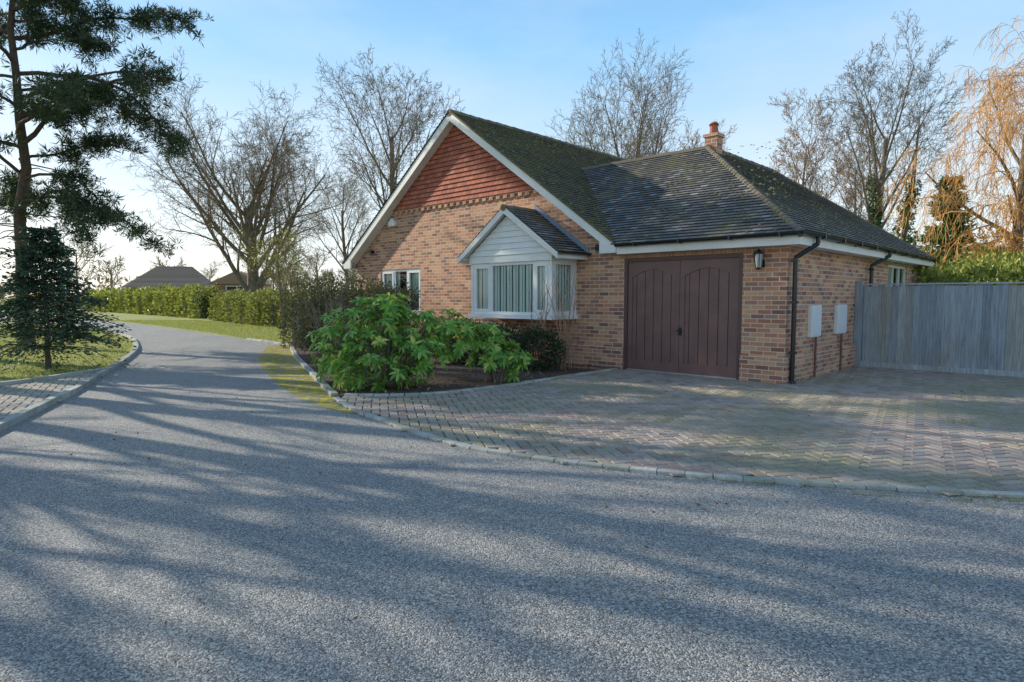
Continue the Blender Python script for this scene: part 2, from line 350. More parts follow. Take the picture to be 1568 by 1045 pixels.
# ---------------------------------------------------------------- house (local: x right along front, y back)
H=empty('brick_house',(4.32,9.90,0),math.radians(-43.72))
def wall(mb,mk,x0,x1,z0,z1,ops):
    xs=sorted({x0,x1,*[o[0] for o in ops],*[o[1] for o in ops]}); zs=sorted({z0,z1,*[o[2] for o in ops],*[o[3] for o in ops]})
    for i in range(len(xs)-1):
        for j in range(len(zs)-1):
            cx=(xs[i]+xs[i+1])/2; cz=(zs[j]+zs[j+1])/2
            if any(o[0]<cx<o[1] and o[2]<cz<o[3] for o in ops): continue
            mb.poly([mk(xs[i],zs[j],0),mk(xs[i+1],zs[j],0),mk(xs[i+1],zs[j+1],0),mk(xs[i],zs[j+1],0)])
    for a,bb,c,d in ops:
        D=.11
        mb.poly([mk(a,c,0),mk(a,d,0),mk(a,d,D),mk(a,c,D)]); mb.poly([mk(bb,c,0),mk(bb,c,D),mk(bb,d,D),mk(bb,d,0)])
        mb.poly([mk(a,d,0),mk(bb,d,0),mk(bb,d,D),mk(a,d,D)]); mb.poly([mk(a,c,0),mk(a,c,D),mk(bb,c,D),mk(bb,c,0)])
W=MB()
front=lambda x,z,d:(x,d,z)
side=lambda y,z,d:(-d,y,z)
wall(W,front,-12.18,0,0,2.35,[(-3.02,-.71,0,2.13),(-11.03,-9.24,.95,2.15)])
wall(W,side,0,9.2,0,2.35,[(6.12,7.93,1.1,2.15)])
W.poly([(-12.18,0,2.35),(-3.2,0,2.35),(-7.735,0,5.62),(-12.18,0,2.45)])
W.poly([(-12.18,10,0),(-12.18,0,0),(-12.18,0,2.45),(-12.18,10,2.45)])
W.poly([(0,9.2,0),(-3.5,9.2,0),(-3.5,9.2,2.35),(0,9.2,2.35)])
W.poly([(-3.5,9.2,0),(-3.5,10,0),(-3.5,10,2.4),(-3.5,9.2,2.4)])
W.poly([(-3.5,10,0),(-12.18,10,0),(-12.18,10,2.45),(-7.735,10,5.62),(-3.5,10,2.4)])
W.obj('walls',M_brick,H,uv=True)
P=MB()
P.box(-.71,.045,-.045,-.002,0,.42); P.box(.002,.045,-.002,9.2,0,.42)
P.box(-9.0,-3.02,-.045,-.002,0,.42); P.box(-12.2,-9.0,-.045,-.002,0,.42)
P.poly([(-.71,-.045,.42),(.045,-.045,.42),(0,-.001,.47),(-.71,-.001,.47)]); P.poly([(.045,-.045,.42),(.045,9.2,.42),(.001,9.2,.47),(.001,-.001,.47)])
P.poly([(-12.2,-.045,.42),(-3.02,-.045,.42),(-3.02,-.001,.47),(-12.2,-.001,.47)])
P.obj('plinth',M_brick,H,uv=True)
s=MB(); s.box(-3.1,-.6,-.012,.0,2.131,2.20); s.obj('garage_lintel_course',M_soldier,H,uv=True)
dn=MB()
for i in range(24):
    x=-10.25+i*.225
    dn.box(x,x+.11,-.05,.01,3.60,3.665)
dn.box(-10.4,-5.07,-.03,.01,3.667,3.70)
dn.obj('dentil_course',M_brick,H,uv=True)
t=MB(); t.coursed([(-10.36,-.03,3.70),(-5.11,-.03,3.70),(-7.735,-.03,5.575)],.11,.028,(0,-1,0)); t.obj('gable_tile_hanging',M_hang,H,uv=True)

# roofs
sg=.714; zr=5.76
R=MB(); R.coursed([(-3.06,-.31,zr-sg*4.675),(-3.06,10.3,zr-sg*4.675),(-7.735,10.3,zr),(-7.735,-.31,zr)],.1,.022,(sg,0,1))
R.coursed([(-12.41,10.3,zr-sg*4.675),(-12.41,-.31,zr-sg*4.675),(-7.735,-.31,zr),(-7.735,10.3,zr)],.1,.022,(-sg,0,1))
R.poly([(-3.06,-.31,zr-sg*4.675-.03),(-7.735,-.31,zr-.03),(-7.735,-.31,zr+.02),(-3.06,-.31,zr-sg*4.675+.02)])
R.obj('gable_roof',M_tileM,H,uv=True)
sm=.733; ze=2.38; zp=ze+sm*3.07
R=MB()
R.coursed([(.3,-.3,ze),(-2.77,2.77,zp),(-6.4,2.77,zp),(-3.13,-.3,ze)],.1,.022,(0,-sm,1))
R.coursed([(.3,-.3,ze),(.3,9.53,ze),(-2.77,6.46,zp),(-2.77,2.77,zp)],.1,.022,(sm,0,1))
R.coursed([(.3,9.53,ze),(-5.84,9.53,ze),(-2.77,6.46,zp)],.1,.022,(0,sm,1))
R.coursed([(-5.84,9.53,ze),(-5.84,5.84,ze),(-2.77,2.77,zp),(-2.77,6.46,zp)],.1,.022,(-sm,0,1))
R.coursed([(-5.84,5.84,ze),(-9.5,5.84,ze),(-6.4,2.77,zp),(-2.77,2.77,zp)],.1,.022,(0,sm,1))
R.obj('garage_hip_roof',M_tile,H,uv=True)
mc=MB()
def mosspads(o,du,dv,nu,n,seed):
    rg=random.Random(seed); o=V(o);du=V(du);dv=V(dv);nn=V(nu).normalized()
    for _ in range(n):
        u,v=rg.random(),rg.random()
        if math.sin(u*9+v*3)+math.sin(v*11-u*5)+rg.uniform(-1,1)<-.3: continue
        p=o+du*u+dv*v+nn*.02; r_=rg.uniform(.010,.028)
        k=len(mc.v); q=5
        t=V((0,0,1)).cross(nn).normalized(); s_=nn.cross(t)
        for i in range(q):
            a=6.283*i/q; mc.v.append(tuple(p+t*math.cos(a)*r_*1.4+s_*math.sin(a)*r_))
        mc.v.append(tuple(p+nn*r_*.7))
        for i in range(q): mc.f.append((k+i,k+(i+1)%q,k+q))
mosspads((-3.1,-.3,zr-sg*4.64),(0,8,0),(-4.6,0,4.6*sg),(sg,0,1),2600,1)
mosspads((-3.0,-.3,ze),(3.0,0,0),(0,2.9,2.9*sm),(0,-sm,1),350,2)
mosspads((.3,.8,ze),(0,5,0),(-2.2,0,2.2*sm),(sm,0,1),600,3)
mc.obj('roof_moss',island('roof_moss_cushion',[(0,(.12,.12,.05)),(.6,(.20,.19,.07)),(1,(.27,.21,.11))],.95),H)
def ridge(mb,a,b,r=.095,L=.3):
    a=V(a);b=V(b);n=max(1,int((b-a).length/L)); d=(b-a)/n
    for i in range(n):
        p=a+d*i; q=p+d*1.04
        off=V((0,0,rng.uniform(-.006,.006)))
        mb.tube([p+off-V((0,0,.035)),q+off-V((0,0,.035))],[r,r*.86],7,True)
RT=MB()
ridge(RT,(-7.735,-.29,zr-.01),(-7.735,10.3,zr-.01),.095)
ridge(RT,(-6.2,2.77,zp),(-2.77,2.77,zp)); ridge(RT,(-2.77,2.77,zp),(-2.77,6.46,zp))
ridge(RT,(.30,-.30,ze+.01),(-2.77,2.77,zp+.01),.07,.13); ridge(RT,(.30,9.53,ze+.01),(-2.77,6.46,zp+.01),.07,.13)
RT.obj('ridge_tiles',M_ridge,H)
B=MB()
zt=lambda x:zr-sg*abs(x+7.735)
for sgn in (1,-1):
    xf=-7.735+sgn*4.66
    B.prism([(xf,zt(xf)-.02),(-7.735,zr-.02),(-7.735,zr-.23),(xf,zt(xf)-.21)],-.285,-.255)
    B.poly([(xf,-.255,zt(xf)-.19),(-7.735,-.255,zr-.19),(-7.735,0.0,zr-.19),(xf,0,zt(xf)-.19)])
B.prism([(-3.40,2.23),(-3.02,2.23),(-3.02,2.36),(-3.12,2.42),(-3.40,2.46)],-.292,-.250)
B.prism([(-12.45,2.22),(-12.1,2.22),(-12.1,2.5),(-12.45,2.36)],-.292,-.250)
B.obj('barge_boards',M_paint,H)
F=MB()
F.box(-3.018,.27,-.27,-.245,2.2,2.36); F.box(.245,.27,-.243,9.5,2.2,2.36)
F.box(-3.018,.243,-.243,-.002,2.205,2.22); F.box(.002,.243,0,9.5,2.205,2.22)
F.box(-12.43,-12.40,-.24,10.2,2.2,2.40); F.box(-12.40,-12.185,-.24,10.2,2.205,2.22)
F.box(-3.5,.27,9.5,9.52,2.2,2.36)
F.obj('fascia_and_soffit',M_paint,H)
def gutter(mb,a,b,r=.058):
    a=V(a);b=V(b); d=(b-a).normalized(); s_=d.cross(V((0,0,1))).normalized(); n=7
    base=len(mb.v)
    for p in (a,b):
        for rr in (r,r*.85):
            for i in range(n):
                an=math.pi+math.pi*i/(n-1)
                q=p+s_*math.cos(an)*rr+V((0,0,math.sin(an)*rr)); mb.v.append(tuple(q))
    for i in range(n-1):
        mb.f.append((base+i,base+i+1,base+2*n+i+1,base+2*n+i)); mb.f.append((base+n+i,base+n+i+1,base+3*n+i+1,base+3*n+i))
        mb.f.append((base+i,base+i+1,base+n+i+1,base+n+i)); mb.f.append((base+2*n+i,base+2*n+i+1,base+3*n+i+1,base+3*n+i))
    for k in (0,n-1): mb.f.append((base+k,base+n+k,base+3*n+k,base+2*n+k))
G=MB()
gutter(G,(-3.0,-.335,2.385),(.37,-.335,2.385)); gutter(G,(.335,-.39,2.385),(.335,9.6,2.385))
gutter(G,(-12.48,-.3,2.42),(-12.48,10.2,2.42))
for y in [.5,1.5,2.5,3.5,5,6,7,8,9]: G.box(.272,.40,y,y+.03,2.32,2.395)
for x in [-2.6,-1.7,-.8,0]: G.box(x,x+.03,-.40,-.272,2.32,2.395)
def pipejoint(pts,r=.036):
    for i in range(len(pts)-1):
        G.tube([V(pts[i]),V(pts[i+1])],[r,r],10,True)
pipejoint([(.335,.35,2.36),(.335,.35,2.24),(.09,.10,2.02),(.09,.10,.06),(.13,.10,.02)])
pipejoint([(.335,4.75,2.36),(.335,4.75,2.26),(.09,4.4,2.05),(.09,4.4,.06)])
for z in (.5,1.3,1.95): G.box(.04,.14,.05,.15,z,z+.04); G.box(.04,.14,4.35,4.45,z,z+.04)
G.obj('gutters_and_downpipes',M_black,H)
k=MB(); k.box(-3.62,-3.5,-.12,-.02,2.30,2.42); k.box(-11.45,-11.3,-.14,-.02,2.62,2.70); k.obj('security_lights',M_black,H)
al=MB(); al.prism([(-10.52,3.30),(-10.26,3.30),(-10.24,3.40),(-10.39,3.52),(-10.54,3.40)],-.09,-.003); o=al.obj('alarm_box',M_white,H); bv=o.modifiers.new('b','BEVEL'); bv.width=.015; bv.segments=2
# garage door
D=MB(); D.box(-3.02,-.71,.075,.10,0,2.13); D.obj('garage_door_back',M_doorf,H)
FR=MB(); FR.box(-3.018,-2.95,.0,.074,0,2.128); FR.box(-.78,-.712,.0,.074,0,2.128); FR.box(-2.949,-.781,.0,.074,2.06,2.128); FR.obj('garage_door_frame',M_doorf,H)
D=MB(); x0,x1=-2.945,-.785; mid=(x0+x1)/2
n=12; w=(x1-x0)/n
for i in range(n): D.box(x0+i*w+.006,x0+(i+1)*w-.006,.045,.07,.04,2.05)
for a,c in ((x0,mid-.004),(mid+.004,x1)):
    D.box(a,a+.09,.026,.044,.04,2.055); D.box(c-.09,c,.026,.044,.04,2.055)
    D.box(a+.09,c-.09,.026,.044,.04,.22)
    L=c-a-.18; pts=[(a+.09,2.055),(a+.09,1.78)]
    for i in range(13):
        tt=i/12; pts.append((a+.09+L*tt,1.78+.13*math.sin(math.pi*tt)))
    pts+= [(c-.09,2.055)]
    D.prism(pts,.027,.044)
D.obj('garage_door_panels',M_door,H)
D=MB(); D.box(x0,x1,.0,.03,.006,.04); D.obj('garage_door_sill',M_met,H)
D=MB(); D.tube([V((mid+.02,.03,.80)),V((mid+.02,-.02,.80))],[.03,.022],10,True); D.box(mid-.03,mid+.07,-.03,-.015,.79,.815); D.box(mid-.01,mid+.05,.015,.025,.72,.86); D.obj('garage_door_handle',M_black,H)
# lantern
Lm=MB(); x=-.40; Lm.box(x-.05,x+.05,-.02,-.002,1.88,2.0); Lm.tube([V((x,-.02,1.94)),V((x,-.08,1.99)),V((x,-.13,1.95))],[.01,.01,.01],6)
Lm.tube([V((x,-.13,2.09)),V((x,-.13,2.14)),V((x,-.13,2.17))],[.095,.03,.012],6,True); Lm.tube([V((x,-.13,1.84)),V((x,-.13,1.87))],[.03,.05],6,True)
for i in range(6):
    a=math.pi*2*i/6; Lm.tube([V((x+.05*math.cos(a),-.13+.05*math.sin(a),1.87)),V((x+.08*math.cos(a),-.13+.08*math.sin(a),2.09))],[.006,.006],4)
Lm.obj('wall_lantern_frame',M_black,H)
Lm=MB(); Lm.tube([V((x,-.13,1.872)),V((x,-.13,2.088))],[.042,.07],6,True); Lm.obj('wall_lantern_glass',M_brass,H)
def win_front(name,x0,x1,z0,z1,y,mulls,cas=True):
    m=MB(); f=.06
    m.box(x0,x1,y,y+.06,z0,z0+f); m.box(x0,x1,y,y+.06,z1-f,z1); m.box(x0,x0+f,y,y+.06,z0+f,z1-f); m.box(x1-f,x1,y,y+.06,z0+f,z1-f)
    for q in mulls: m.box(q-.035,q+.035,y,y+.06,z0+f,z1-f)
    e=[x0+f]+[v for q in mulls for v in (q-.035,q+.035)]+[x1-f]
    g_=MB()
    for i in range(0,len(e),2):
        a,c=e[i],e[i+1]
        if cas and (i==0 or i==len(e)-2) :
            ff=.05; m.box(a,c,y-.015,y+.045,z0+f,z0+f+ff); m.box(a,c,y-.015,y+.045,z1-f-ff,z1-f); m.box(a,a+ff,y-.015,y+.045,z0+f+ff,z1-f-ff); m.box(c-ff,c,y-.015,y+.045,z0+f+ff,z1-f-ff)
        g_.poly([(a,y+.02,z0+f),(c,y+.02,z0+f),(c,y+.02,z1-f),(a,y+.02,z1-f)])
    m.obj(name+'_frame',M_white,H); g_.obj(name+'_glass',M_glass,H)
win_front('left_window',-11.03,-9.24,.95,2.15,.035,[-10.43,-9.84])
c=MB(); c.box(-11.03,-9.24,.35,.36,.9,2.2); c.obj('left_window_room',M_dark,H)
c=MB()
for i in range(40):
    xx=-11.0+i*.045
    if -10.3<xx<-10.05: continue
    c.poly([(xx,.11+(i%2)*.02,.95),(xx+.045,.11+((i+1)%2)*.02,.95),(xx+.045,.11+((i+1)%2)*.02,2.15),(xx,.11+(i%2)*.02,2.15)])
c.obj('left_window_curtain',M_curt,H)
sl=MB(); sl.box(-11.1,-9.17,-.05,.033,.90,.948); sl.obj('left_window_sill',M_white,H)
m=MB(); g_=MB(); xx=-.04
for z0,z1 in ((1.1,1.16),(2.09,2.15)): m.box(xx-.06,xx,6.12,7.93,z0,z1)
for y0 in (6.12,6.7,7.29,7.87): m.box(xx-.058,xx+.004,y0,y0+.06,1.161,2.089)
m.obj('side_window_frame',M_white,H); g_.poly([(xx-.03,6.12,1.1),(xx-.03,7.93,1.1),(xx-.03,7.93,2.15),(xx-.03,6.12,2.15)]); g_.obj('side_window_glass',M_glass,H)
c=MB(); c.box(-.35,-.34,6.1,7.95,1.05,2.2); c.obj('side_window_room',M_curt,H)
# bay window
bx0,bx1=-6.48,-4.17; by=-.77
win_front('bay_front',bx0+.06,bx1-.06,1.04,2.12,by+.01,[-5.86,-4.64])
m=MB(); g_=MB()
m.box(bx0-.05,bx1+.05,by-.06,-.002,.96,1.038); m.box(bx0-.02,bx1+.02,by-.03,-.002,2.122,2.27)
for xa in (bx0,bx1-.058): m.box(xa,xa+.058,by,by+.07,1.04,2.12); m.box(xa,xa+.058,-.09,-.002,1.04,2.12)
for xa in (bx0+.01,bx1-.05):
    m.box(xa,xa+.045,by+.071,-.091,1.04,1.12); m.box(xa,xa+.045,by+.071,-.091,2.04,2.12); m.box(xa-.004,xa+.049,by+.071,by+.13,1.121,2.039); m.box(xa-.004,xa+.049,-.15,-.091,1.121,2.039)
    g_.poly([(xa+.02,by+.1,1.1),(xa+.02,-.1,1.1),(xa+.02,-.1,2.1),(xa+.02,by+.1,2.1)])
m.obj('bay_casing',M_white,H); g_.obj('bay_side_glass',M_glass,H)
c=MB(); xx=bx0+.12; i=0
while xx<bx1-.12:
    if not(-6.0<xx<-5.84): c.poly([(xx,by+.075,1.1),(xx+.066,by+.075+.012*(-1)**i,1.1),(xx+.066,by+.075+.012*(-1)**i,2.1),(xx,by+.075,2.1)])
    xx+=.090; i+=1
yy=by+.14
while yy<-.12:
    c.poly([(bx1-.075,yy,1.1),(bx1-.075,yy+.062,1.1),(bx1-.075,yy+.062,2.1),(bx1-.075,yy,2.1)]); yy+=.088
c.obj('bay_vertical_blinds',M_blind,H)
c=MB(); c.box(bx0+.1,bx1-.16,by+.20,by+.21,1.05,2.12); c.box(bx1-.17,bx1-.16,by+.22,-.03,1.05,2.12); c.obj('bay_room_back',M_room,H)
r_=MB(); zb=3.25; sb=.70
for sgn in (1,-1):
    xf=-5.3+sgn*1.40
    pts=[(xf,-.96,zb-sb*1.4),(xf,0,zb-sb*1.4),(-5.3,0,zb),(-5.3,-.96,zb)]
    if sgn<0: pts=[pts[1],pts[0],pts[3],pts[2]]
    r_.coursed(pts,.1,.022,(sgn*sb,0,1))
r_.obj('bay_roof',M_tile,H,uv=True)
q=MB(); ridge(q,(-5.3,-.98,zb),(-5.3,0,zb),.07,.25); q.obj('bay_ridge_tiles',M_ridge,H)
q=MB(); q.prism([(-3.85,zb-sb*1.45+.02),(-5.3,zb+.03),(-5.3,zb+.13),(-3.85,zb-sb*1.45+.12)],-.02,-.004); q.obj('bay_flashing',M_bluefl,H)
q=MB()
for sgn in (1,-1):
    xf=-5.3+sgn*1.42
    q.prism([(xf,zb-sb*1.42-.01),(-5.3,zb-.01),(-5.3,zb-.15),(xf,zb-sb*1.42-.13)],-.96,-.935)
    q.poly([(xf,-.935,zb-sb*1.42-.11),(-5.3,-.935,zb-.11),(-5.3,-.8,zb-.11),(xf,-.8,zb-sb*1.42-.11)])
    q.box(min(xf,-5.3+sgn*1.18),max(xf,-5.3+sgn*1.18),-.93,-.02,2.20,2.215); q.box(min(xf,xf-sgn*.025),max(xf,xf-sgn*.025),-.93,-.01,2.14,2.262)
q.obj('bay_barge_boards',M_paint,H)
q=MB(); q.coursed([(-6.5,-.80,2.272),(-4.1,-.80,2.272),(-5.3,-.80,3.11)],.12,.02,(0,-1,0)); q.obj('bay_shiplap_gable',M_white,H)
q=MB(); gutter(q,(-3.83,-.95,2.27),(-3.83,-.01,2.27),.05); q.obj('bay_gutter',M_black,H)
for nm,y0,y1 in (('meter_box_a',1.0,1.50),('meter_box_b',2.39,2.95)):
    q=MB(); q.box(.003,.06,y0,y1,.72,1.26); q.box(.06,.072,y0+.03,y1-.03,.75,1.23); q.obj(nm,M_white,H)
    q=MB(); q.tube([V((.06,(y0+y1)/2,.72)),V((.06,(y0+y1)/2,.02))],[.02,.02],8); q.obj(nm+'_pipe',M_rust,H)
q=MB(); q.box(-2.86,-2.58,2.80,3.08,4.3,4.86); q.box(-2.89,-2.55,2.77,3.11,4.86,4.92); q.obj('chimney_stack',M_brick,H,uv=True)
q=MB(); c0=(-2.72,2.94); q.tube([V((*c0,4.92)),V((*c0,4.96)),V((*c0,5.10)),V((*c0,5.12))],[.11,.09,.085,.11],12,True); q.tube([V((*c0,5.14)),V((*c0,5.17)),V((*c0,5.2))],[.10,.08,.02],12,True); q.obj('chimney_pot',M_pot,H)

# ---------------------------------------------------------------- fence
FE=empty('garden_fence',(6.92,12.58,0),math.radians(-43.72))
m=MB(); x=.12
while x<9:
    w=.13; t0=rng.uniform(-.006,.006); h=1.62+rng.uniform(-.015,.015)
    n=len(m.v)
    m.v+=[(x,-.02+t0,.12),(x+w,-.04+t0,.12),(x+w,-.012,.12),(x,-.012,.12),(x,-.02+t0,h),(x+w,-.04+t0,h),(x+w,-.012,h),(x,-.012,h)]
    for qf in ((0,3,2,1),(4,5,6,7),(0,1,5,4),(1,2,6,5),(2,3,7,6),(3,0,4,7)): m.f.append(tuple(n+i for i in qf))
    x+=.118
m.obj('fence_boards',M_fence,FE)
m=MB(); m.box(0,9,-.05,-.0,0.0,.12); m.box(0,9,-.06,.03,1.635,1.665)
for z in (.4,1.3): m.box(0,9,0,.06,z,z+.08)
for px in (0.02,1.5,3.0,4.5,6.0,7.5): m.box(px,px+.1,.0,.1,0,1.6)
m.box(-.02,.10,-.10,-.0,0,1.72)
m.obj('fence_rails_and_posts',M_fence,FE)

# ---------------------------------------------------------------- trees
def perp(d,r):
    while True:
        a=V((r.uniform(-1,1),r.uniform(-1,1),r.uniform(-1,1)))
        c=d.cross(a)
        if c.length>.1: return c.normalized()
def grow(mb,tw,p,d,L,r,lvl,P,rg,tips=None):
    n=P['seg'][lvl]; pts=[p]; rad=[r]; cur=p; dd=d; wob=P['wob'][lvl]; step=L/n; te=P['tip'][lvl]; rmin=P['rmin']
    for i in range(n):
        dd=(dd+V((rg.uniform(-wob,wob),rg.uniform(-wob,wob),rg.uniform(-wob,wob)+P['trop'][lvl]))).normalized()
        cur=cur+dd*step; pts.append(cur); rad.append(max(rmin*.6,r*(1-(1-te)*(i+1)/n)))
    T=mb if lvl<P['split'] else tw
    T.tube(pts,rad,P['sides'][lvl])
    if tips is not None and lvl>=P['max']-1: tips.append((pts,dd))
    if lvl>=P['max']: return
    k=P['kids'][lvl]; st=P['start'][lvl]; ph=rg.uniform(0,6.28)
    for j in range(k):
        t=st+(1-st)*(j+rg.uniform(.2,.9))/k; t=min(t,.999); f=t*n; i=int(f); q=pts[i].lerp(pts[i+1],f-i); ld=(pts[i+1]-pts[i]).normalized()
        ax=ld.cross(V((0,0,1)) if abs(ld.z)<.95 else V((1,0,0))).normalized()
        ax=Quaternion(ld,ph+j*2.4+rg.uniform(-.4,.4))@ax
        an=P['ang'][lvl]*rg.uniform(.7,1.3)
        nd=Quaternion(ax,an)@ld
        nl=L*P['len'][lvl]*(1-P['fall']*t)*rg.uniform(.75,1.2)
        rr=(rad[i]*(1-(f-i))+rad[i+1]*(f-i))
        grow(mb,tw,q,nd,nl,max(rmin,rr*P['rr'][lvl]),lvl+1,P,rg,tips)
def baretree(name,loc,seed,P,L,r,mt=M_twig,mb_=M_bark,lean=(0,0,1),rz=0):
    rg=random.Random(seed); a=MB(); t=MB(); grow(a,t,V((0,0,-.2)),V(lean).normalized(),L,r,0,P,rg)
    e=empty(name,loc,rz); a.obj('trunk_and_limbs',mb_,e,smooth=True); t.obj('twigs',mt,e); return e
def copytree(src,name,loc,rz,sc):
    e=empty(name,loc,rz); e.scale=(sc,sc,sc)
    for c in src.children:
        o=bpy.data.objects.new(c.name.split('.')[0],c.data); scene.collection.objects.link(o); o.parent=e
    return e
BASE=dict(max=5,split=3,seg=[6,7,5,4,3,2],wob=[.06,.10,.15,.2,.25,.25],trop=[.02,.05,.05,.04,.03,.02],tip=[.45,.25,.25,.3,.4,.5],kids=[11,9,6,5,5],start=[.16,.22,.2,.15,.15],
  ang=[.72,.62,.7,.75,.7],len=[1.05,.52,.5,.5,.5],fall=.3,rr=[.5,.5,.55,.6,.6],sides=[8,6,4,3,3,3],rmin=.010)
OAK=dict(BASE,kids=[16,10,6,5,4],ang=[.68,.6,.7,.75,.7],len=[1.12,.48,.5,.5,.5],start=[.12,.2,.2,.15,.15],trop=[.02,.03,.03,.02,.01,.0],fall=.22)
ASH=dict(BASE,ang=[.55,.6,.65,.65,.6],kids=[11,8,6,5,4],start=[.35,.25,.2,.15,.15],len=[.6,.55,.5,.5,.5],trop=[.02,.06,.05,.04,.02,.0],rmin=.009)
VASE=dict(BASE,ang=[.52,.5,.6,.6,.6],kids=[15,9,6,5,4],start=[.08,.2,.2,.15,.15],trop=[.02,.04,.05,.05,.04,.02],len=[1.0,.46,.5,.5,.5],rmin=.009,fall=.2)
TALL=dict(BASE,ang=[.6,.6,.65,.65,.6],kids=[14,7,6,5,3],start=[.25,.25,.2,.15,.15],len=[.45,.55,.5,.5,.5],tip=[.15,.25,.25,.3,.4,.5],trop=[.02,.08,.05,.04,.02,.0],rmin=.012)
t1=baretree('oak_tree',(-16.5,40,0),19,OAK,7.2,.45,rz=.3)
t2=baretree('ash_tree',(-6.6,35,0),5,ASH,10.5,.24,lean=(-.04,0,1))
t3=baretree('lime_tree',(7.0,33,0),25,VASE,7.7,.30,mt=M_twig)
t4=baretree('bare_tree',(18.6,41,0),33,TALL,11.2,.24,mt=M_twigR)
copytree(t4,'bare_tree',(24.5,45,0),1.9,.95)
copytree(t4,'bare_tree',(15.5,50,0),3.0,1.0)
copytree(t2,'ash_tree',(-13,50,0),1.2,.8)
# young trees outside the frame to the left (their shadows fall over the lane)
SD=V((-.895,.445)).normalized(); SN=V((SD.y,-SD.x))
def qs(q,s): p=SN*q+SD*s; return (p.x,p.y,0)
YNG=dict(BASE,max=3,kids=[11,6,4],start=[.3,.2,.2],len=[.4,.5,.5],ang=[.7,.6,.6],tip=[.2,.3,.4,.5],wob=[.06,.16,.2,.2],rmin=.012,split=2,seg=[7,5,3,2],sides=[8,5,3,3])
y1=baretree('birch_tree',qs(1.35,14),51,YNG,9,.21)
y2=baretree('birch_tree',qs(3.5,16),52,YNG,10.5,.28,lean=(.05,.02,1))
for q,s,rz,sc,src in ((2.45,15,1,.95,y1),(4.6,17,2,1.1,y2),(5.6,18,3,1.1,y1),(6.9,24,.5,1.15,y2),(.4,16,4,1.1,y1),(2.0,24,2.6,1.3,y2)):
    copytree(src,'birch_tree',qs(q,s),rz,sc)
WIL=dict(BASE,kids=[10,9,8,8],max=4,ang=[.7,.7,.9,.8],trop=[.02,.05,-.16,-.4,-.35],len=[.62,.55,.8,.6],start=[.3,.2,.15,.1],seg=[6,6,5,6,4],sides=[8,5,3,3,3],split=2,rmin=.009,wob=[.06,.16,.2,.22,.25])
baretree('weeping_willow_tree',(17.6,22.0,0),14,WIL,7.2,.24,mt=M_twigO)
rg=random.Random(3)
def leafcloud(mb,center,rad,n,L,W,rg,shell=.5,squash=1):
    for _ in range(n):
        d=V((rg.gauss(0,1),rg.gauss(0,1),rg.gauss(0,1))).normalized(); k=shell+(1-shell)*rg.random()
        p=V(center)+V((d.x*rad[0],d.y*rad[1],d.z*rad[2]))*k
        dd=(d+V((rg.uniform(-.7,.7),rg.uniform(-.7,.7),rg.uniform(-.7,.7)))).normalized()
        mb.leaf(p,dd,L*rg.uniform(.6,1.3),W*rg.uniform(.7,1.2),rg)
e=baretree('ivy_clad_tree',(19.4,34,0),41,ASH,10.0,.24,mt=M_twigD); iv=MB()
for k in range(2):
    off=V((1.6*k,.4*k,0))
    for i in range(30):
        q=off+V((.1*math.sin(i*.4)+.02*i*k,0,.25*i+.3)); rr=.62*(1-i/45)
        leafcloud(iv,q+V((rg.uniform(-.25,.25),rg.uniform(-.25,.25),0)),(rr*rg.uniform(.5,1.3),rr,.4),120,.15,.11,rg)
iv.obj('ivy',M_ivy,e)
tr=MB(); tr.tube([V((1.6,.4,0)),V((1.8,.4,4)),V((2.3,.4,8)),V((2.6,.6,11))],[.2,.16,.1,.03],7); tr.obj('second_trunk',M_bark,e)

